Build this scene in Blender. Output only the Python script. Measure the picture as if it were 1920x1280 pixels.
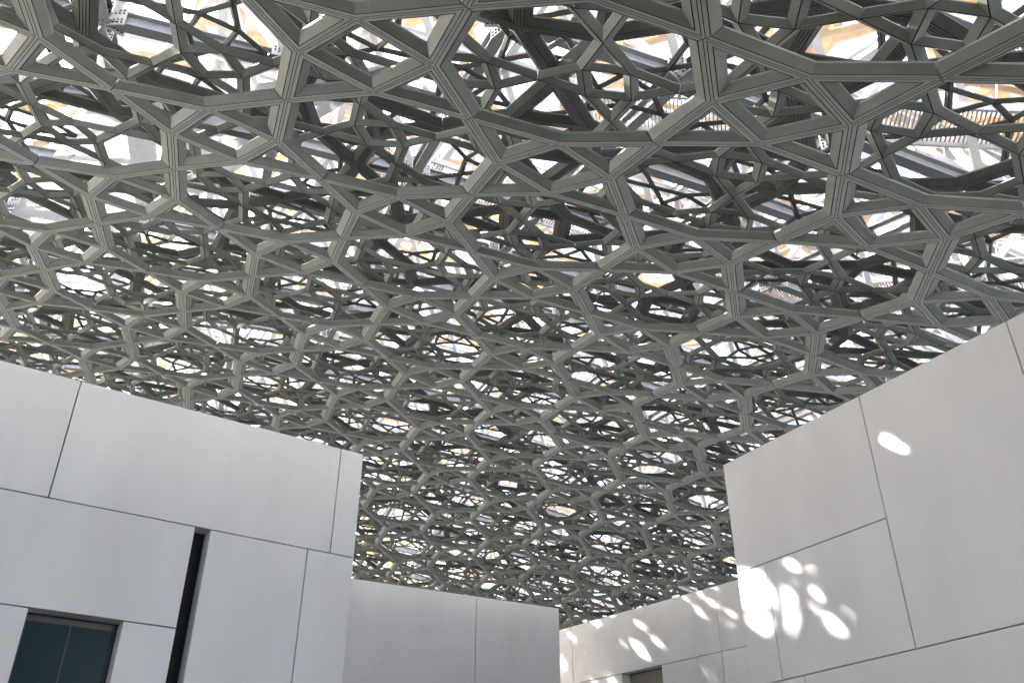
import bpy, math, random
import numpy as np
from mathutils import Vector
random.seed(7)
C = bpy.context.scene
for o in list(bpy.data.objects): bpy.data.objects.remove(o)

# ------------------------------------------------------------------ camera
H = 10.0                     # metres from the eye up to the lattice just ahead
EYE = 1.6
PITCH = math.radians(31.4)
cam = bpy.data.cameras.new('camera'); co = bpy.data.objects.new('camera', cam)
C.collection.objects.link(co); C.camera = co
co.location = (0, 0, EYE); co.rotation_euler = (math.pi/2 + PITCH, 0, 0)
cam.sensor_width = 36; cam.lens = 1687/1920*36; cam.clip_end = 6000; cam.clip_start = .05
# ------------------------------------------------------------------ light
SUN_EL = math.radians(37.5); SUN_AZ = math.radians(160.7)     # azimuth counter-clockwise from +X, towards the sun
w = bpy.data.worlds.new('World'); C.world = w; w.use_nodes = True
nt = w.node_tree; nt.nodes.clear()
sky = nt.nodes.new('ShaderNodeTexSky'); sky.sky_type = 'NISHITA'; sky.sun_disc = False
sky.sun_elevation = SUN_EL; sky.sun_rotation = math.pi/2 - SUN_AZ
sky.air_density = 1.0; sky.dust_density = 4.5; sky.ozone_density = 1.0
bg = nt.nodes.new('ShaderNodeBackground'); bg.inputs['Strength'].default_value = .15
wo = nt.nodes.new('ShaderNodeOutputWorld')
nt.links.new(sky.outputs[0], bg.inputs[0]); nt.links.new(bg.outputs[0], wo.inputs[0])
sl = bpy.data.lights.new('sun', 'SUN'); so = bpy.data.objects.new('sun', sl); C.collection.objects.link(so)
sl.energy = 5; sl.angle = math.radians(.5); sl.color = (1, .92, .82)
sd = Vector((math.cos(SUN_EL)*math.cos(SUN_AZ), math.cos(SUN_EL)*math.sin(SUN_AZ), math.sin(SUN_EL)))
so.rotation_euler = sd.to_track_quat('Z', 'Y').to_euler()
so.location = sd*80
C.view_settings.view_transform = 'Standard'; C.view_settings.look = 'None'
C.view_settings.exposure = 3.0; C.view_settings.gamma = 1; C.view_settings.use_curve_mapping = False
C.cycles.max_bounces = 8; C.cycles.diffuse_bounces = 5; C.cycles.glossy_bounces = 3
C.cycles.use_denoising = True; C.cycles.sample_clamp_indirect = 8

# ------------------------------------------------------------------ helpers
col = C.collection
def link(name, v, f, m, parent=None, kind=None, slots=None):
    me = bpy.data.meshes.new(name); me.from_pydata(v, [], f)
    for mm in (m if isinstance(m, list) else [m]): me.materials.append(mm)
    if slots: me.polygons.foreach_set('material_index', slots)
    me.update(); o = bpy.data.objects.new(name, me); col.objects.link(o)
    if parent: o.parent = parent
    if kind: o['kind'] = kind
    return o
def tag(o, label, cat, group=None, kind=None):
    o['label'] = label; o['category'] = cat
    if group: o['group'] = group
    if kind: o['kind'] = kind
    return o
def empty(name, loc=(0, 0, 0)):
    o = bpy.data.objects.new(name, None); col.objects.link(o); o.location = loc; return o
def mat(name, base, rough=.6, var=.08, scale=1.5, metal=0., bump=0., bscale=60., warm=None, streak=False):
    m = bpy.data.materials.new(name); m.use_nodes = True; t = m.node_tree
    b = t.nodes['Principled BSDF']; b.inputs['Roughness'].default_value = rough; b.inputs['Metallic'].default_value = metal
    tc = t.nodes.new('ShaderNodeTexCoord')
    geo = t.nodes.new('ShaderNodeObjectInfo')
    n = t.nodes.new('ShaderNodeTexNoise'); n.inputs['Scale'].default_value = scale; n.inputs['Detail'].default_value = 6
    n.inputs['Roughness'].default_value = .6
    if streak:
        mp = t.nodes.new('ShaderNodeMapping'); mp.inputs['Scale'].default_value = (1, 1, .35)
        t.links.new(tc.outputs['Object'], mp.inputs[0]); t.links.new(mp.outputs[0], n.inputs['Vector'])
    else: t.links.new(tc.outputs['Object'], n.inputs['Vector'])
    r = t.nodes.new('ShaderNodeValToRGB')
    r.color_ramp.elements[0].position = .3; r.color_ramp.elements[1].position = .7
    lo = [max(0, c*(1-var)) for c in base]; hi = [min(1, c*(1+var)) for c in base]
    if warm: hi = [hi[i]*warm[i] for i in range(3)]
    r.color_ramp.elements[0].color = (*lo, 1); r.color_ramp.elements[1].color = (*hi, 1)
    t.links.new(n.outputs['Fac'], r.inputs[0])
    # each piece a touch lighter or darker than the next
    hsv = t.nodes.new('ShaderNodeHueSaturation'); mr = t.nodes.new('ShaderNodeMapRange')
    mr.inputs['To Min'].default_value = 1 - var*.6; mr.inputs['To Max'].default_value = 1 + var*.6
    t.links.new(geo.outputs['Random'], mr.inputs[0]); t.links.new(mr.outputs[0], hsv.inputs['Value'])
    t.links.new(r.outputs[0], hsv.inputs['Color']); t.links.new(hsv.outputs[0], b.inputs['Base Color'])
    if bump:
        n2 = t.nodes.new('ShaderNodeTexNoise'); n2.inputs['Scale'].default_value = bscale; n2.inputs['Detail'].default_value = 4
        bp = t.nodes.new('ShaderNodeBump'); bp.inputs['Strength'].default_value = bump; bp.inputs['Distance'].default_value = .01
        t.links.new(tc.outputs['Object'], n2.inputs['Vector']); t.links.new(n2.outputs['Fac'], bp.inputs['Height'])
        t.links.new(bp.outputs[0], b.inputs['Normal'])
    return m
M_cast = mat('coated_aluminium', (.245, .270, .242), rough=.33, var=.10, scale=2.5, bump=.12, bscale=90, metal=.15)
M_cast_shade = mat('shade_toned_aluminium', (.09, .098, .088), rough=.36, var=.12, scale=2.5)  # inner layers: same coating, shade between the layers put into the colour
M_blue = mat('blue_grey_steel', (.36, .39, .42), rough=.35, var=.1, scale=3, metal=.3)
M_steel = mat('painted_steel', (.72, .73, .75), rough=.4, var=.08, scale=3, metal=.3)
M_outer = mat('outer_cladding', (.62, .46, .30), rough=.5, var=.2, scale=2.5)
M_panel = mat('white_concrete', (.74, .76, .785), rough=.45, var=.06, scale=.9, bump=.06, bscale=140, streak=True)
M_deck = mat('galvanised_grating', (.42, .30, .18), rough=.5, var=.15, scale=6)
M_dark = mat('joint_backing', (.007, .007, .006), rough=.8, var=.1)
M_ground = mat('pale_stone_paving', (.09, .09, .092), rough=.7, var=.08, scale=.4)
M_recess = mat('grey_brown_render', (.28, .26, .22), rough=.8, var=.06)
M_frame = mat('dark_window_frame', (.03, .035, .04), rough=.4, var=.05)
def glass(name, base):
    m = bpy.data.materials.new(name); m.use_nodes = True; b = m.node_tree.nodes['Principled BSDF']
    b.inputs['Base Color'].default_value = (*base, 1); b.inputs['Roughness'].default_value = .2
    b.inputs['Specular IOR Level'].default_value = .12
    return m
M_glass = glass('tinted_glass', (.008, .028, .034))

# ------------------------------------------------------------------ the dome surface (units of H, eye at the origin)
K, AX, AY = .0973, -1.5198, 4.5355
R0 = 4.5
def zf(r2):
    r = math.sqrt(r2)
    if r <= R0: return -K/2*r2
    return -K/2*R0*R0 - .02*(r - R0)
Z0 = zf(AX*AX + (1-AY)**2)
def surf(x, y, dz): return 1 + zf((x-AX)**2 + (y-AY)**2) - Z0 + dz
def nrm(x, y):
    dx, dy = x-AX, y-AY; r = math.hypot(dx, dy) or 1e-9
    s = K if r <= R0 else .02/r
    n = Vector((s*dx, s*dy, 1)); n.normalize(); return n
def P3(x, y, dz, h):
    n = nrm(x, y); z = surf(x, y, dz)
    return ((x + n.x*h)*H, (y + n.y*h)*H, (z + n.z*h)*H + EYE)
CP, SP, F = math.cos(PITCH), math.sin(PITCH), 1687.
def pix(x, y, z):            # where a point (units of H) falls, to build only what the photo could show
    d = y*CP + z*SP
    if d < .05: return None
    return 960 + F*x/d, 640 - F*(-y*SP + z*CP)/d
def wall_line(px):           # the skyline of the walls: nothing of the dome shows below it
    pts = [(-300, 600), (0, 675), (682, 852), (683, 1088), (1048, 1142), (1050, 1180), (1388, 1085), (1389, 860), (1920, 585), (2300, 400)]
    for (a, b), (c, d) in zip(pts, pts[1:]):
        if a <= px <= c: return b + (d-b)*(px-a)/(c-a)
    return 640
def in_view(pts, dz, mg=260, low=60):
    for x, y in pts:
        z = surf(x, y, dz)
        if z < .12: continue
        q = pix(x, y, z)
        if q and -mg < q[0] < 1920+mg and -mg < q[1] < 1280 and q[1] < wall_line(min(max(q[0], -299), 2299)) + low:
            return True
    return False

L1A = [0.27124, 0.29502, -0.20139, 0.28757, -0.28146, 0.85342]; L1Q = [0.05325, 0.02, -0.00586, -0.06026, -0.11147, -0.10164, -0.05048, 0.21431, 0.05824, 0.19539, -0.08094, 0.00985, -0.00915, 0.08723]
L2A = [0.2073, -0.03609, 0.14132, -0.00745, -0.2197, 0.94164, 0.01534, -0.03714, -0.01011, 0.0736, -0.00314, 0.0211]
def poly(A, Qc, i, j):
    u, v = i/5, j/5
    T = [u*u, u*v, v*v, u**3, u*u*v, u*v*v, v**3][:len(Qc)//2]; n = len(T)
    return (A[0]*i + A[1]*j + A[2] + sum(a*t for a, t in zip(Qc[:n], T)),
            A[3]*i + A[4]*j + A[5] + sum(a*t for a, t in zip(Qc[n:], T)))
map1 = lambda i, j: poly(L1A, L1Q, i, j)
map2 = lambda i, j: poly(L2A[:6], L2A[6:], i, j)
def rot_map(s, deg, ti, tj):
    c, sn = math.cos(math.radians(deg))*s, math.sin(math.radians(deg))*s
    def f(a, b):
        i, j = c*a - sn*b + ti, sn*a + c*b + tj
        return (.2726*i + .2904*j - .2026, .3076*i - .2881*j + .8571)
    return f
def area_at(mp, i, j):
    a, b, c, d = mp(i-.5, j), mp(i+.5, j), mp(i, j-.5), mp(i, j+.5)
    return (b[0]-a[0])*(d[1]-c[1]) - (b[1]-a[1])*(d[0]-c[0])
OFF = 0.1651

def offset(pts, k, d, closed, tipdir=None):
    """the k-th corner of a polyline pushed d to its left, mitred; open ends slide along their seam"""
    n = len(pts); p = pts[k]
    def nl(a, b):
        dx, dy = b[0]-a[0], b[1]-a[1]; L = math.hypot(dx, dy); return (-dy/L, dx/L)
    if not closed and k in (0, n-1):
        nn = nl(pts[0], pts[1]) if k == 0 else nl(pts[-2], pts[-1])
        u = tipdir[0 if k == 0 else 1]; c = u[0]*nn[0] + u[1]*nn[1]
        if c < 0: u = (-u[0], -u[1]); c = -c
        return (p[0] + u[0]*d/c, p[1] + u[1]*d/c)
    a = nl(pts[k-1], p); b = nl(p, pts[(k+1) % n]); q = 1 + a[0]*b[0] + a[1]*b[1]
    return (p[0] + (a[0]+b[0])*d/q, p[1] + (a[1]+b[1])*d/q)
def star(mp, i, j, dz, prof, gap, lift=0.):
    sq = [mp(i+a*OFF, j+b*OFF) for a, b in ((-1, -1), (-1, 1), (1, 1), (1, -1))]
    tip = [mp(i-.5, j), mp(i, j+.5), mp(i+.5, j), mp(i, j-.5)]      # tip k beyond side k..k+1
    area = sum(sq[k][0]*sq[(k+1) % 4][1] - sq[(k+1) % 4][0]*sq[k][1] for k in range(4))
    if area < 0:                                                     # keep everything counter-clockwise
        sq = [sq[0], sq[3], sq[2], sq[1]]; tip = [tip[3], tip[2], tip[1], tip[0]]
        area = -area
    s = math.sqrt(area/2)
    cx, cy = sum(p[0] for p in sq)/4, sum(p[1] for p in sq)/4
    seam = []; tp = []
    for k in range(4):
        o = tip[(k+2) % 4]; dx, dy = tip[k][0]-o[0], tip[k][1]-o[1]; L = math.hypot(dx, dy)
        seam.append((-dy/L, dx/L)); tp.append((tip[k][0]-dx/L*gap, tip[k][1]-dy/L*gap))
    V = []; Fc = []; Sl = []
    def put(p, h): V.append(P3(p[0], p[1], dz, h*s + lift)); return len(V)-1
    faces = [(sq, None)] + [([sq[(k+1) % 4], sq[k], tp[k]], None) for k in range(4)]
    ends = {k: [[], []] for k in range(4)}
    for k in range(4):                                               # outside: tip k -> node -> tip k-1
        faces.append(([tp[(k-1) % 4], sq[k], tp[k]][::-1], ((k), (k-1) % 4)))
    for pts, tk in faces:
        closed = tk is None
        if closed:
            ar = sum(pts[m][0]*pts[(m+1) % len(pts)][1]-pts[(m+1) % len(pts)][0]*pts[m][1] for m in range(len(pts)))
            if ar < 0: pts = pts[::-1]
        td = None if closed else (seam[tk[0]], seam[tk[1]])
        sgn = 1
        if not closed:                                               # make the left side the outside
            ax, ay = pts[1][0]-pts[0][0], pts[1][1]-pts[0][1]
            if (-ay*(cx-pts[0][0]) + ax*(cy-pts[0][1])) > 0:
                pts = pts[::-1]; td = td[::-1]; tk = tk[::-1]
        n = len(pts); prev = None; pm = 0
        for d, h, mi in prof:
            ring = [put(offset(pts, k, d*s, closed, td), h) for k in range(n)]
            if prev:
                for k in range(n if closed else n-1):
                    a, b = k, (k+1) % n
                    Fc.append((prev[a], prev[b], ring[b], ring[a])); Sl.append(pm)
            if not closed:
                ends[tk[0]][0].append(ring[0]); ends[tk[1]][1].append(ring[-1])
            prev = ring; pm = mi
    for k in range(4):
        A, B = ends[k]
        if len(A) == len(B) == len(prof): Fc.append(tuple(A + B[::-1])); Sl.append(0)
    return V, Fc, s, (cx, cy), Sl
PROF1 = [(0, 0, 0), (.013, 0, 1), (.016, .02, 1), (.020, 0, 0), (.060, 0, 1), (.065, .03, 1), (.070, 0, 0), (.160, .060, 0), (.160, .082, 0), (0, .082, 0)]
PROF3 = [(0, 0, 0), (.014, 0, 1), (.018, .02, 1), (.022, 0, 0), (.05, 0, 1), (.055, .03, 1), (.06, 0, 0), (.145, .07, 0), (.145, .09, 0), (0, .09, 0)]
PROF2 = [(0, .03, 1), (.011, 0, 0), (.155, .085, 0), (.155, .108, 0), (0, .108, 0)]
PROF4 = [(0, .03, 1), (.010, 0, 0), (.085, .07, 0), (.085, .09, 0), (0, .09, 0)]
PROFB = [(0, 0, 0), (.255, .09, 0), (0, .11, 0)]             # unseen parts of the dome, ribs widened to block sky and sun
PROFO = [(0, 0, 0), (.12, .05, 0), (.12, .09, 0), (0, .09, 0)]
# wall places for sun spots: upper panels are left out to let sun through
SUNNY = [(4.25, 13.76, 5.79), (4.27, 13.74, 5.4), (4.51, 13.33, 5.62), (4.55, 13.27, 5.24), (4.67, 13.06, 4.91), (3.86, 14.42, 5.73), (3.9, 14.36, 5.21), (5.27, 12.05, 6.22), (5.81, 11.14, 4.77), (5.53, 11.62, 7.09), (1.91, 25.72, 6.91), (1.7, 25.97, 6.82), (4.16, 23.03, 7.3), (4.03, 23.18, 7.9)]
def missing(b, rad):
    if not rad: return False
    b = Vector(b)
    for p in SUNNY:
        q = b - Vector(p)
        if (q - sd*q.dot(sd)).length < rad: return True
    return False
def lattice(root, name, mp, rng, dz, prof, gap, m, far_name, mg=260, limit=290, low=60, disc=0, all_round=False, gone=0):
    items = []; ref = area_at(mp, 0, 0); seen = {(0, 0)}; todo = [(0, 0)]
    while todo:                                    # spread from the first star, so a folded map never comes back
            i, j = todo.pop()
            c = mp(i, j); pts = [c, mp(i-.5, j), mp(i+.5, j), mp(i, j-.5), mp(i, j+.5)]
            if not .45 < area_at(mp, i, j)/ref < 2.4: continue
            if disc:
                if math.hypot(c[0]-AX, c[1]-AY) > disc: continue
            elif c[1] < -.9 or c[1] > 11 or abs(c[0]) > 8: continue
            for a, b in ((i+1, j), (i-1, j), (i, j+1), (i, j-1)):
                if (a, b) not in seen: seen.add((a, b)); todo.append((a, b))
            if not all_round and not in_view(pts, dz, mg, low): continue
            if missing(P3(c[0], c[1], dz, 0), gone): continue
            d2 = c[0]**2 + c[1]**2 + surf(c[0], c[1], dz)**2
            q = pix(c[0], c[1], surf(c[0], c[1], dz))
            inside = q and -40 < q[0] < 1960 and -40 < q[1] < wall_line(min(max(q[0], -299), 2299))+10
            items.append((0 if inside else 1, d2, i, j, 0 if prof is PROFO or in_view(pts, dz, 60, 40) else 1))
    items.sort(); n = 0; BV = []; BF = []; BS = []
    for _, d2, i, j, off in items:
        V, Fc, s, c, Sl = star(mp, i, j, dz, PROFB if off else prof, gap)
        if n < limit:
            b = P3(c[0], c[1], dz, 0)
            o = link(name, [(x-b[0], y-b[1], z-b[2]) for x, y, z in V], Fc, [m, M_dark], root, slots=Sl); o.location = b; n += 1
        else:
            k = len(BV); BV += V; BF += [tuple(a+k for a in f) for f in Fc]; BS += Sl
    if BF: link(far_name, BV, BF, [m, M_dark], root, 'stuff', BS)
    print(name, len(items), n)

# ------------------------------------------------------------------ setting
g = link('ground', [(-900, -900, 0), (900, -900, 0), (900, 900, 0), (-900, 900, 0)], [(0, 1, 2, 3)], M_ground, kind='structure')

# ------------------------------------------------------------------ dome layers
d1 = empty('main_lattice', (0, 0, 0)); tag(d1, 'lowest and largest lattice layer of grooved grey star panels under the dome', 'lattice layer', 'layers of the dome')
lattice(d1, 'star_panel', map1, ((-8, 16), (-16, 8)), 0., PROF1, .0011, M_cast, 'far_star_panels')
d2 = empty('fine_lattice', (0, 0, 0)); tag(d2, 'small scale grey lattice layer seen just above the large lowest one', 'lattice layer', 'layers of the dome')
lattice(d2, 'star_panel', map2, ((-34, 22), (-30, 12)), .06, PROF2, .0006, M_cast, 'far_star_panels', mg=120)
d3 = empty('heavy_lattice', (0, 0, 0)); tag(d3, 'dark heavy lattice layer with broad beams behind the small one', 'lattice layer', 'layers of the dome')
map3 = rot_map(1.02, 45, .5, .5)
lattice(d3, 'star_panel', map3, ((-12, 16), (-20, 8)), .16, PROF3, .0008, M_cast_shade, 'far_star_panels', disc=6.5, all_round=True)
d4 = empty('upper_fine_lattice', (0, 0, 0)); tag(d4, 'topmost grey inner lattice layer right below the steel frame', 'lattice layer', 'layers of the dome')
map4 = rot_map(.52, 8, .2, .1)
lattice(d4, 'star_panel', map4, ((-16, 26), (-30, 14)), .22, PROF4, .0006, M_cast_shade, 'far_star_panels', disc=6.4, all_round=True, gone=.8)

# steel space frame
def beam(a, b, w_, h_, up=Vector((0, 0, 1))):
    """an I section from a to b: two flanges and a web"""
    a, b = Vector(a), Vector(b); t = (b-a).normalized(); s = t.cross(up)
    if s.length < .05: s = t.cross(Vector((1, 0, 0)))
    s.normalize(); u = s.cross(t)
    V = []; Fc = []
    for (y0, y1, z0, z1) in ((-w_/2, w_/2, -h_/2, -h_/2+.03), (-w_/2, w_/2, h_/2-.03, h_/2), (-.02, .02, -h_/2+.031, h_/2-.031)):
        k = len(V)
        for p in (a, b):
            for y, z in ((y0, z0), (y1, z0), (y1, z1), (y0, z1)): V.append(tuple(p + s*y + u*z))
        Fc += [tuple(k+q for q in f) for f in ((3, 2, 1, 0), (4, 5, 6, 7), (0, 1, 5, 4), (1, 2, 6, 5), (2, 3, 7, 6), (3, 0, 4, 7))]
    return V, Fc
def boxbeam(a, b, w_, h_):
    a, b = Vector(a), Vector(b); t = (b-a).normalized(); s = t.cross(Vector((0, 0, 1)))
    if s.length < .05: s = Vector((1, 0, 0))
    s.normalize(); u = s.cross(t); V = []
    for p in (a, b):
        for y, z in ((-w_/2, -h_/2), (w_/2, -h_/2), (w_/2, h_/2), (-w_/2, h_/2)): V.append(tuple(p + s*y + u*z))
    return V, [(3, 2, 1, 0), (4, 5, 6, 7), (0, 1, 5, 4), (1, 2, 6, 5), (2, 3, 7, 6), (3, 0, 4, 7)]
frame = empty('steel_frame', (0, 0, 0)); tag(frame, 'bright steel space frame of beams and bolted nodes above the lattices', 'frame')
counts = {}; rest = ([], [])
def member(name, V, Fc, m, root, lim=290):
    counts[name] = counts.get(name, 0) + 1
    if counts[name] <= lim:
        b = V[0]; o = link(name, [(x-b[0], y-b[1], z-b[2]) for x, y, z in V], Fc, m, root); o.location = b
    else:
        k = len(rest[0]); rest[0].extend(V); rest[1].extend(tuple(a+k for a in f) for f in Fc)
SPN = .36; ZB, ZT = .33, .68
def gp(a, b, top):
    x, y = a*SPN*math.cos(.35) - b*SPN*math.sin(.35), a*SPN*math.sin(.35) + b*SPN*math.cos(.35)
    x += -.1; y += .3
    return (x, y)
nodes = []
for a in range(-26, 30):
    for b in range(-26, 36):
        x, y = gp(a, b, 0)
        if y < -.6 or y > 10 or not in_view([(x, y)], ZB, 220, 90): continue
        nodes.append((x*x+y*y, a, b))
nodes.sort()
for d, a, b in nodes:
    B0 = P3(*gp(a, b, 0), ZB, 0); B1 = P3(*gp(a+1, b, 0), ZB, 0); B2 = P3(*gp(a, b+1, 0), ZB, 0)
    T0 = P3(*gp(a+.5, b+.5, 1), ZT, 0); T1 = P3(*gp(a+1.5, b+.5, 1), ZT, 0); T2 = P3(*gp(a+.5, b+1.5, 1), ZT, 0)
    B3 = P3(*gp(a+1, b+1, 0), ZB, 0)
    for p, q in ((B0, B1), (B0, B2)): member('chord_beam', *beam(p, q, .24, .34), M_blue, frame)
    for p, q in ((T0, T1), (T0, T2)): member('top_beam', *beam(p, q, .24, .3), M_steel, frame)
    for p in (B0, B1, B2, B3): member('brace', *boxbeam(p, T0, .17, .17), M_steel, frame)
    # bolted hub: a cross of plates round the joint
    V = []; Fc = []
    for an in range(4):
        th = an*math.pi/4; c, s_ = math.cos(th)*.42, math.sin(th)*.42
        v, f = boxbeam((B0[0]-c, B0[1]-s_, B0[2]), (B0[0]+c, B0[1]+s_, B0[2]), .03, .46); k = len(V)
        V += v; Fc += [tuple(i_+k for i_ in ff) for ff in f]
    member('node_plate', V, Fc, M_steel, frame)
    if counts['node_plate'] <= 60:
        pl = [o_ for o_ in frame.children if o_.name.startswith('node_plate')][-1]; V2 = []; F2 = []
        for an in range(4):
            th = an*math.pi/4; c_, s_ = math.cos(th), math.sin(th)
            for r_ in (-.36, -.28, -.2, .2, .28, .36):
                for hz in (-.17, -.09, .09, .17):
                    a_ = (B0[0]+c_*r_-s_*.03, B0[1]+s_*r_+c_*.03, B0[2]+hz); b_ = (B0[0]+c_*r_+s_*.03, B0[1]+s_*r_-c_*.03, B0[2]+hz)
                    v, f = boxbeam(a_, b_, .03, .03); k = len(V2); V2 += v; F2 += [tuple(i_+k for i_ in ff) for ff in f]
        L_ = pl.location
        link('bolts', [(x-L_[0], y-L_[1], z-L_[2]) for x, y, z in V2], F2, M_dark, pl, 'stuff')
link('far_beams', rest[0], rest[1], M_steel, frame, 'stuff')

# service walkways inside the frame: a deck of cross bars between two edge beams, with a rail on posts
def walkway(a, b, label, solid=False, wd=1.1, step=.09):
    a, b = Vector(a), Vector(b); L = (b-a).length; t = (b-a)/L; s = t.cross(Vector((0, 0, 1))).normalized(); u = s.cross(t)
    root = empty('service_walkway', a); tag(root, label, 'walkway', 'service walkways inside the dome')
    R_ = lambda p: p - a
    for sg in (-1, 1):
        v, f = boxbeam(R_(a + s*sg*wd/2), R_(b + s*sg*wd/2), .06, .2); link('edge_beam', v, f, M_steel, root)
        v, f = boxbeam(R_(a + s*sg*wd/2 + u*1.05), R_(b + s*sg*wd/2 + u*1.05), .05, .05); link('handrail', v, f, M_steel, root)
        for k in range(int(L/1.5)+1):
            p = a + t*min(L, k*1.5+.02) + s*sg*(wd/2-.02)
            v, f = boxbeam(R_(p + u*.1), R_(p + u*1.03), .04, .04); link('rail_post', v, f, M_steel, root)
    V = []; Fc = []
    if solid:
        V, Fc = boxbeam(R_(a), R_(b), wd-.08, .05)
    else:
        for k in range(int(L/step)):
            p = a + t*(k+.5)*step; v, f = boxbeam(R_(p - s*(wd/2-.05)), R_(p + s*(wd/2-.05)), .022, .05); n = len(V)
            V += v; Fc += [tuple(q+n for q in ff) for ff in f]
    link('deck', V, Fc, M_deck, root, None if solid else 'stuff')
walkway((-12.3, 14.3, 15.1), (-18, 14.5, 15.3), 'added plated walkway out of view left of the steel frame, blocking stray sun', True, 1.7)  # added out of view: its solid deck blocks stray sun spots
def fr(x, y, dz): return P3(x, y, dz, 0)
walkway(fr(-.55, .55, .45), fr(.15, 1.0, .45), 'service walkway seen through the openings at the top left of the dome')
walkway(fr(.15, 1.55, .45), fr(1.15, 1.35, .45), 'service walkway seen through the openings at the top right of the dome')
walkway(fr(-.9, 1.6, .45), fr(.3, 2.2, .45), 'service walkway seen above the lattices left of the middle')
walkway(fr(-.1, .62, .45), fr(.75, .50, .45), 'service walkway crossing above the lattices at the top edge of the view')
walkway(fr(.8, 2.5, .45), fr(1.6, 1.9, .45), 'service walkway above the lattices near the right hand building')

# added unseen panel on the topmost inner lattice, pierced to shape the sun spots
from mathutils.geometry import delaunay_2d_cdt
def pierce():
    WA, wd = Vector((3.713, 14.67)), Vector((.5112, -.8595))
    def up_to(s_, z, dz):                    # follow the sun from a point of the right wall to the dome
        p = Vector((WA.x + wd.x*s_, WA.y + wd.y*s_, z)); t = 12.
        for _ in range(30):
            q = p + sd*t; t += ((surf(q.x/H, q.y/H, dz)*H + EYE) - q.z)/sd.z*.8
        q = p + sd*t; return (q.x, q.y)
    DZ = .285
    rect = [up_to(a, b, DZ) for a, b in ((-.7, 3.3), (6.6, 3.3), (6.6, 8.1), (-.7, 8.1))]
    # (distance along the wall, height, half width, half height) of each light spot
    spots = [(0.24, 5.79, 0.358, 0.299), (0.58, 5.59, 0.163, 0.129), (0.88, 5.42, 0.242, 0.172), (1.05, 5.75, 0.198, 0.143), (1.19, 5.86, 0.105, 0.105), (1.56, 5.6, 0.105, 0.114), (1.82, 5.39, 0.105, 0.105), (1.63, 5.27, 0.19, 0.163), (1.88, 4.9, 0.199, 0.149), (0.32, 5.19, 0.279, 0.159), (1.02, 5.16, 0.105, 0.105), (0.92, 5.02, 0.105, 0.105), (0.23, 4.63, 0.119, 0.138), (2.3, 5.64, 0.105, 0.105), (0.23, 6.05, 0.15, 0.119), (3.54, 7.1, 0.297, 0.195), (3.07, 6.2, 0.118, 0.102), (4.11, 4.76, 0.124, 0.086), (3.84, 3.92, 0.151, 0.059), (3.13, 6.59, 0.094, 0.037), (3.7, 7.81, 0.216, 0.109), (4.62, 7.79, 0.176, 0.133), (4.89, 5.48, 0.038, 0.049)]
    V = [Vector(p) for p in rect]; E = [(0, 1), (1, 2), (2, 3), (3, 0)]; holes = []
    for s_, z, a, b in spots:
        n = 14; k = len(V); hp = []
        for m_ in range(n):
            th = 2*math.pi*m_/n; hp.append(Vector(up_to(s_ + a*math.cos(th), z + b*math.sin(th), DZ)))
        V += hp; E += [(k+m_, k+(m_+1) % n) for m_ in range(n)]; holes.append(hp)
    vs, es, fs, *_ = delaunay_2d_cdt(V, E, [], 1, 1e-5)
    def inside(p, poly):
        c = False; n = len(poly)
        for a in range(n):
            q, r = poly[a], poly[a-1]
            if (q.y > p.y) != (r.y > p.y) and p.x < (r.x-q.x)*(p.y-q.y)/(r.y-q.y) + q.x: c = not c
        return c
    keep = [f for f in fs if not any(inside(sum((vs[a] for a in f), Vector((0, 0)))/len(f), h) for h in holes)]
    import bmesh
    bm = bmesh.new(); bv = [bm.verts.new(P3(v.x/H, v.y/H, DZ, 0)) for v in vs]
    for f in keep: bm.faces.new([bv[a] for a in f])
    bmesh.ops.solidify(bm, geom=bm.faces[:], thickness=.03)
    me = bpy.data.meshes.new('sun_spot_mask'); bm.to_mesh(me); bm.free(); me.materials.append(M_steel)
    o = bpy.data.objects.new('sun_spot_mask', me); col.objects.link(o)
    tag(o, 'added steel panel out of view on the topmost inner lattice, pierced to shape the sun spots', 'panel')
pierce()
# outer cladding
for nm, mp, rg, dz, lab in (
    ('outer_lattice', rot_map(.85, 20, .3, .2), ((-22, 24), (-30, 18)), .80, 'pale tan outer cladding layer seen lit by the sun above the steel frame'),
    ('top_lattice', rot_map(1.25, 61, .1, .7), ((-20, 20), (-26, 14)), .90, 'uppermost pale cladding layer of the dome against the sky')):
    r = empty(nm, (0, 0, 0)); tag(r, lab, 'lattice layer', 'layers of the dome')
    lattice(r, 'cladding_star', mp, rg, dz, PROFO, .0006, M_outer, 'far_cladding', disc=6.7, all_round=True, gone=1.3)

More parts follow.
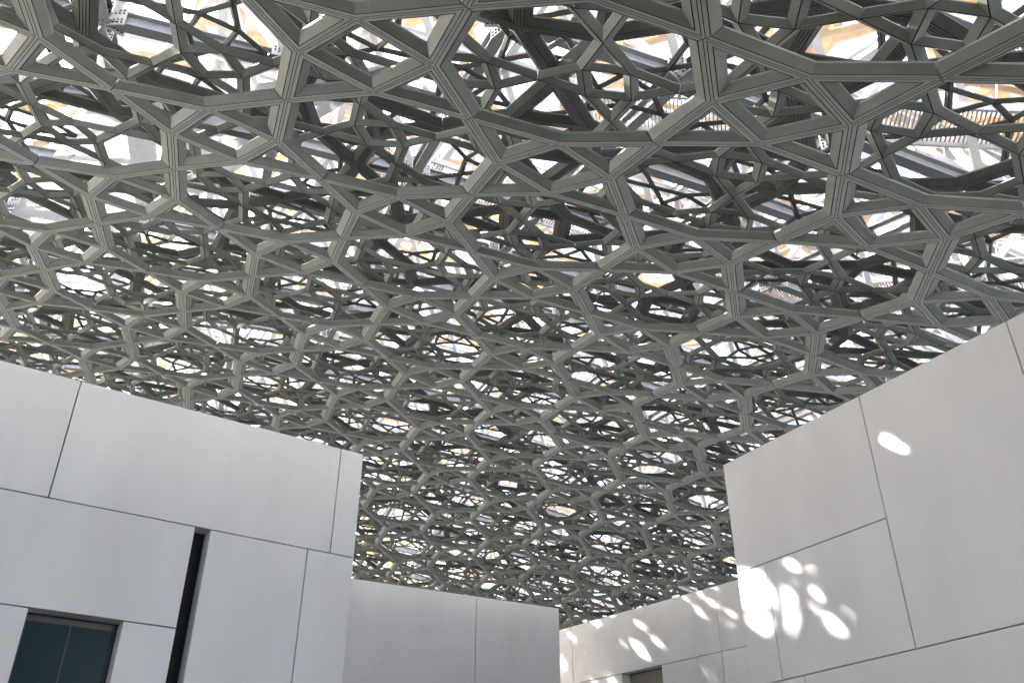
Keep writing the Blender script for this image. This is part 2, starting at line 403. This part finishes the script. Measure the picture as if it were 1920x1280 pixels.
# ------------------------------------------------------------------ buildings
def building(name, label, A, ang, n_out, length, depth, top, panels, s0=0., extra=None):
    """A = plan of the corner s = 0; panels = (s0, s1, z0, z1) on the face, z above the eye"""
    d = Vector((math.cos(math.radians(ang)), math.sin(math.radians(ang)), 0)); n = Vector((n_out[0], n_out[1], 0)).normalized()
    A = Vector((A[0], A[1], 0)); root = empty(name, (A.x, A.y, 0)); tag(root, label, 'building')
    def pt(s, out, z): return tuple(d*s + n*out + Vector((0, 0, z + EYE)))   # measured from the corner of the building
    TH = .30
    def blk(nm, sa, sb, oa, ob, za, zb, m, ch=0.):
        V = [pt(sa, oa, za), pt(sb, oa, za), pt(sb, oa, zb), pt(sa, oa, zb)]
        Fc = [(0, 1, 2, 3)]
        if ch:
            V += [pt(sa, ob-ch, za), pt(sb, ob-ch, za), pt(sb, ob-ch, zb), pt(sa, ob-ch, zb)]
            V += [pt(sa+ch, ob, za+ch), pt(sb-ch, ob, za+ch), pt(sb-ch, ob, zb-ch), pt(sa+ch, ob, zb-ch)]
            for k in range(2):
                for q in range(4): Fc.append((4*k+q, 4*k+(q+1) % 4, 4*k+4+(q+1) % 4, 4*k+4+q))
            Fc.append((11, 10, 9, 8))
        else:
            V += [pt(sa, ob, za), pt(sb, ob, za), pt(sb, ob, zb), pt(sa, ob, zb)]
            for q in range(4): Fc.append((q, (q+1) % 4, 4+(q+1) % 4, 4+q))
            Fc.append((7, 6, 5, 4))
        V = [(x, y, z) for x, y, z in V]
        o = link(nm, V, Fc, m, root); return o
    blk('core', s0+.02, length, -depth, -TH, -EYE, top-.05, M_dark)
    g_ = .008
    for (sa, sb, za, zb) in panels:
        blk('wall_panel', sa+g_, sb-g_, -TH+.005, 0, za+g_, zb-g_ if zb < top-.01 else top, M_panel, ch=.004)
    blk('coping', s0, length, -.9, -TH+.002, top-.045, top+.0, M_panel)
    # return face round the corner
    blk('side_wall', s0, s0+.018, -depth, -TH+.002, -EYE, top-.05, M_panel)
    blk('side_wall', length+.002, length+.02, -depth, -TH+.002, -EYE, top-.05, M_panel)
    blk('rear_wall', s0, length+.02, -depth-.03, -depth-.002, -EYE, top-.05, M_panel)
    if depth > 1: blk('roof', s0, length, -depth-.03, -.902, top-.045, top-.02, M_panel)
    return root, blk
Lp = [(0, .42, 4.59, 6.4), (.42, 4.6, 4.59, 6.4), (4.6, 9.4, 4.59, 6.4), (9.4, 13, 4.59, 6.4),
      (0, .80, 1.3, 4.59), (.80, 2.35, 1.3, 4.59), (2.57, 7.2, 3.12, 4.59), (7.2, 13, 3.12, 4.59),
      (2.57, 3.29, .2, 3.12), (4.46, 6.6, .2, 3.12), (6.6, 9.8, .2, 3.12), (9.8, 13, .2, 3.12),
      (0, 2.35, -1.6, 1.3), (2.57, 3.29, -1.6, .2), (4.46, 8.4, -1.6, .2), (8.4, 13, -1.6, .2)]
left, lb = building('gallery_building', 'large white panelled building on the left with a tall black slot and teal window', (-2.549, 14.216), -145.47, (.5668, -.8239), 13, 7, 6.4, Lp)
wf = lb('window_frame', 3.29+.012, 4.46-.012, -.299, -.26, -1.59, 3.1, M_frame)
lb('pane', 3.33, 3.865, -.262, -.25, -1.5, 3.02, M_glass); lb('pane', 3.885, 4.42, -.262, -.25, -1.5, 3.02, M_glass)
Rp = [(0, 3.02, 4.47, 6.4), (3.02, 5.46, 2.69, 6.4), (5.46, 9.5, 2.69, 6.4), (9.5, 14, 2.69, 6.4),
      (0, .65, 2.69, 4.47), (.65, 3.02, 2.69, 4.47),
      (0, 1.08, .6, 2.69), (1.08, 5, .6, 2.69), (5, 9, .6, 2.69), (9, 14, .6, 2.69), (0, 3.4, -1.6, .6), (3.4, 8, -1.6, .6), (8, 14, -1.6, .6)]
right, rb = building('gallery_building', 'tall white panelled building on the right crossed by round patches of sunlight', (3.713, 14.67), -59.26, (-.8595, -.5112), 14, 7, 6.4, Rp)
Cp = [(0, 2.43, 2.0, 6.4), (2.43, 6.8, 2.0, 6.4), (6.8, 11, 2.0, 6.4), (0, 3.5, -1.6, 2.0), (3.5, 11, -1.6, 2.0)]
cen, cb = building('gallery_building', 'low far white building with one vertical joint, standing behind the corner of the left one', (1.246, 24.068), -152.2, (.4664, -.8846), 11, 1.3, 6.4, Cp)
Ep = [(-7, .48, 4.85, 6.4), (.48, 5.6, 4.85, 6.4), (5.6, 13, 4.85, 6.4) , (-7, 2.34, 2.2, 4.85), (3.7, 5.6, 2.2, 4.85), (5.6, 13, 2.2, 4.85),
      (-7, 2.34, -1.6, 2.2), (3.7, 13, -1.6, 2.2)]
rear, eb = building('gallery_building', 'farthest white building at the back between the low one and the right one', (1.378, 26.353), -50.1, (-.7672, -.6414), 13, 6, 6.4, Ep, s0=-7)
eb('recess_panel', 2.36, 3.68, -.295, -.27, -1.5, 4.83, M_recess)

# added building of the same kind behind the viewer, shades the lower walls
Bp = [(k*5, k*5+5, 2.7, 6.4) for k in range(6)] + [(k*6, k*6+6, -1.6, 2.7) for k in range(5)]
back, bb = building('gallery_building', 'white panelled building added behind the viewer to shade the lower court walls', (16, -7), 180-8, (-.139, .990), 30, 6, 6.4, Bp)
Fp = [(k*10, k*10+10, -1.6, 5) for k in range(13)] + [(k*13, k*13+13, 5, 12) for k in range(10)]  # added unseen wing, bounces sunlight onto the upper walls
wing, wb = building('gallery_building', 'long white wing added outside the dome behind the viewer to bounce sun onto the walls', (84, 10), 225, (-.707, .707), 130, 12, 12, Fp)
# slack cables hanging from the lattice far behind the low wall
for (a, b), lb_ in zip([[(0.63, 44.0, 14.71), (0.67, 44.0, 13.25)], [(0.63, 44.0, 14.71), (1.32, 44.0, 13.2)], [(1.96, 46.0, 15.75), (1.7, 46.0, 13.78)]], ('upright dark cable of the pair hanging behind the low far wall', 'slanting dark cable sharing its upper end with the upright one', 'single dark cable hanging to the right of the joined pair')):
    v, f = boxbeam(a, b, .018, .018); o = link('hanging_cable', [(x-a[0], y-a[1], z-a[2]) for x, y, z in v], f, M_dark); o.location = a
    tag(o, lb_, 'cable', 'cables hanging from the dome')
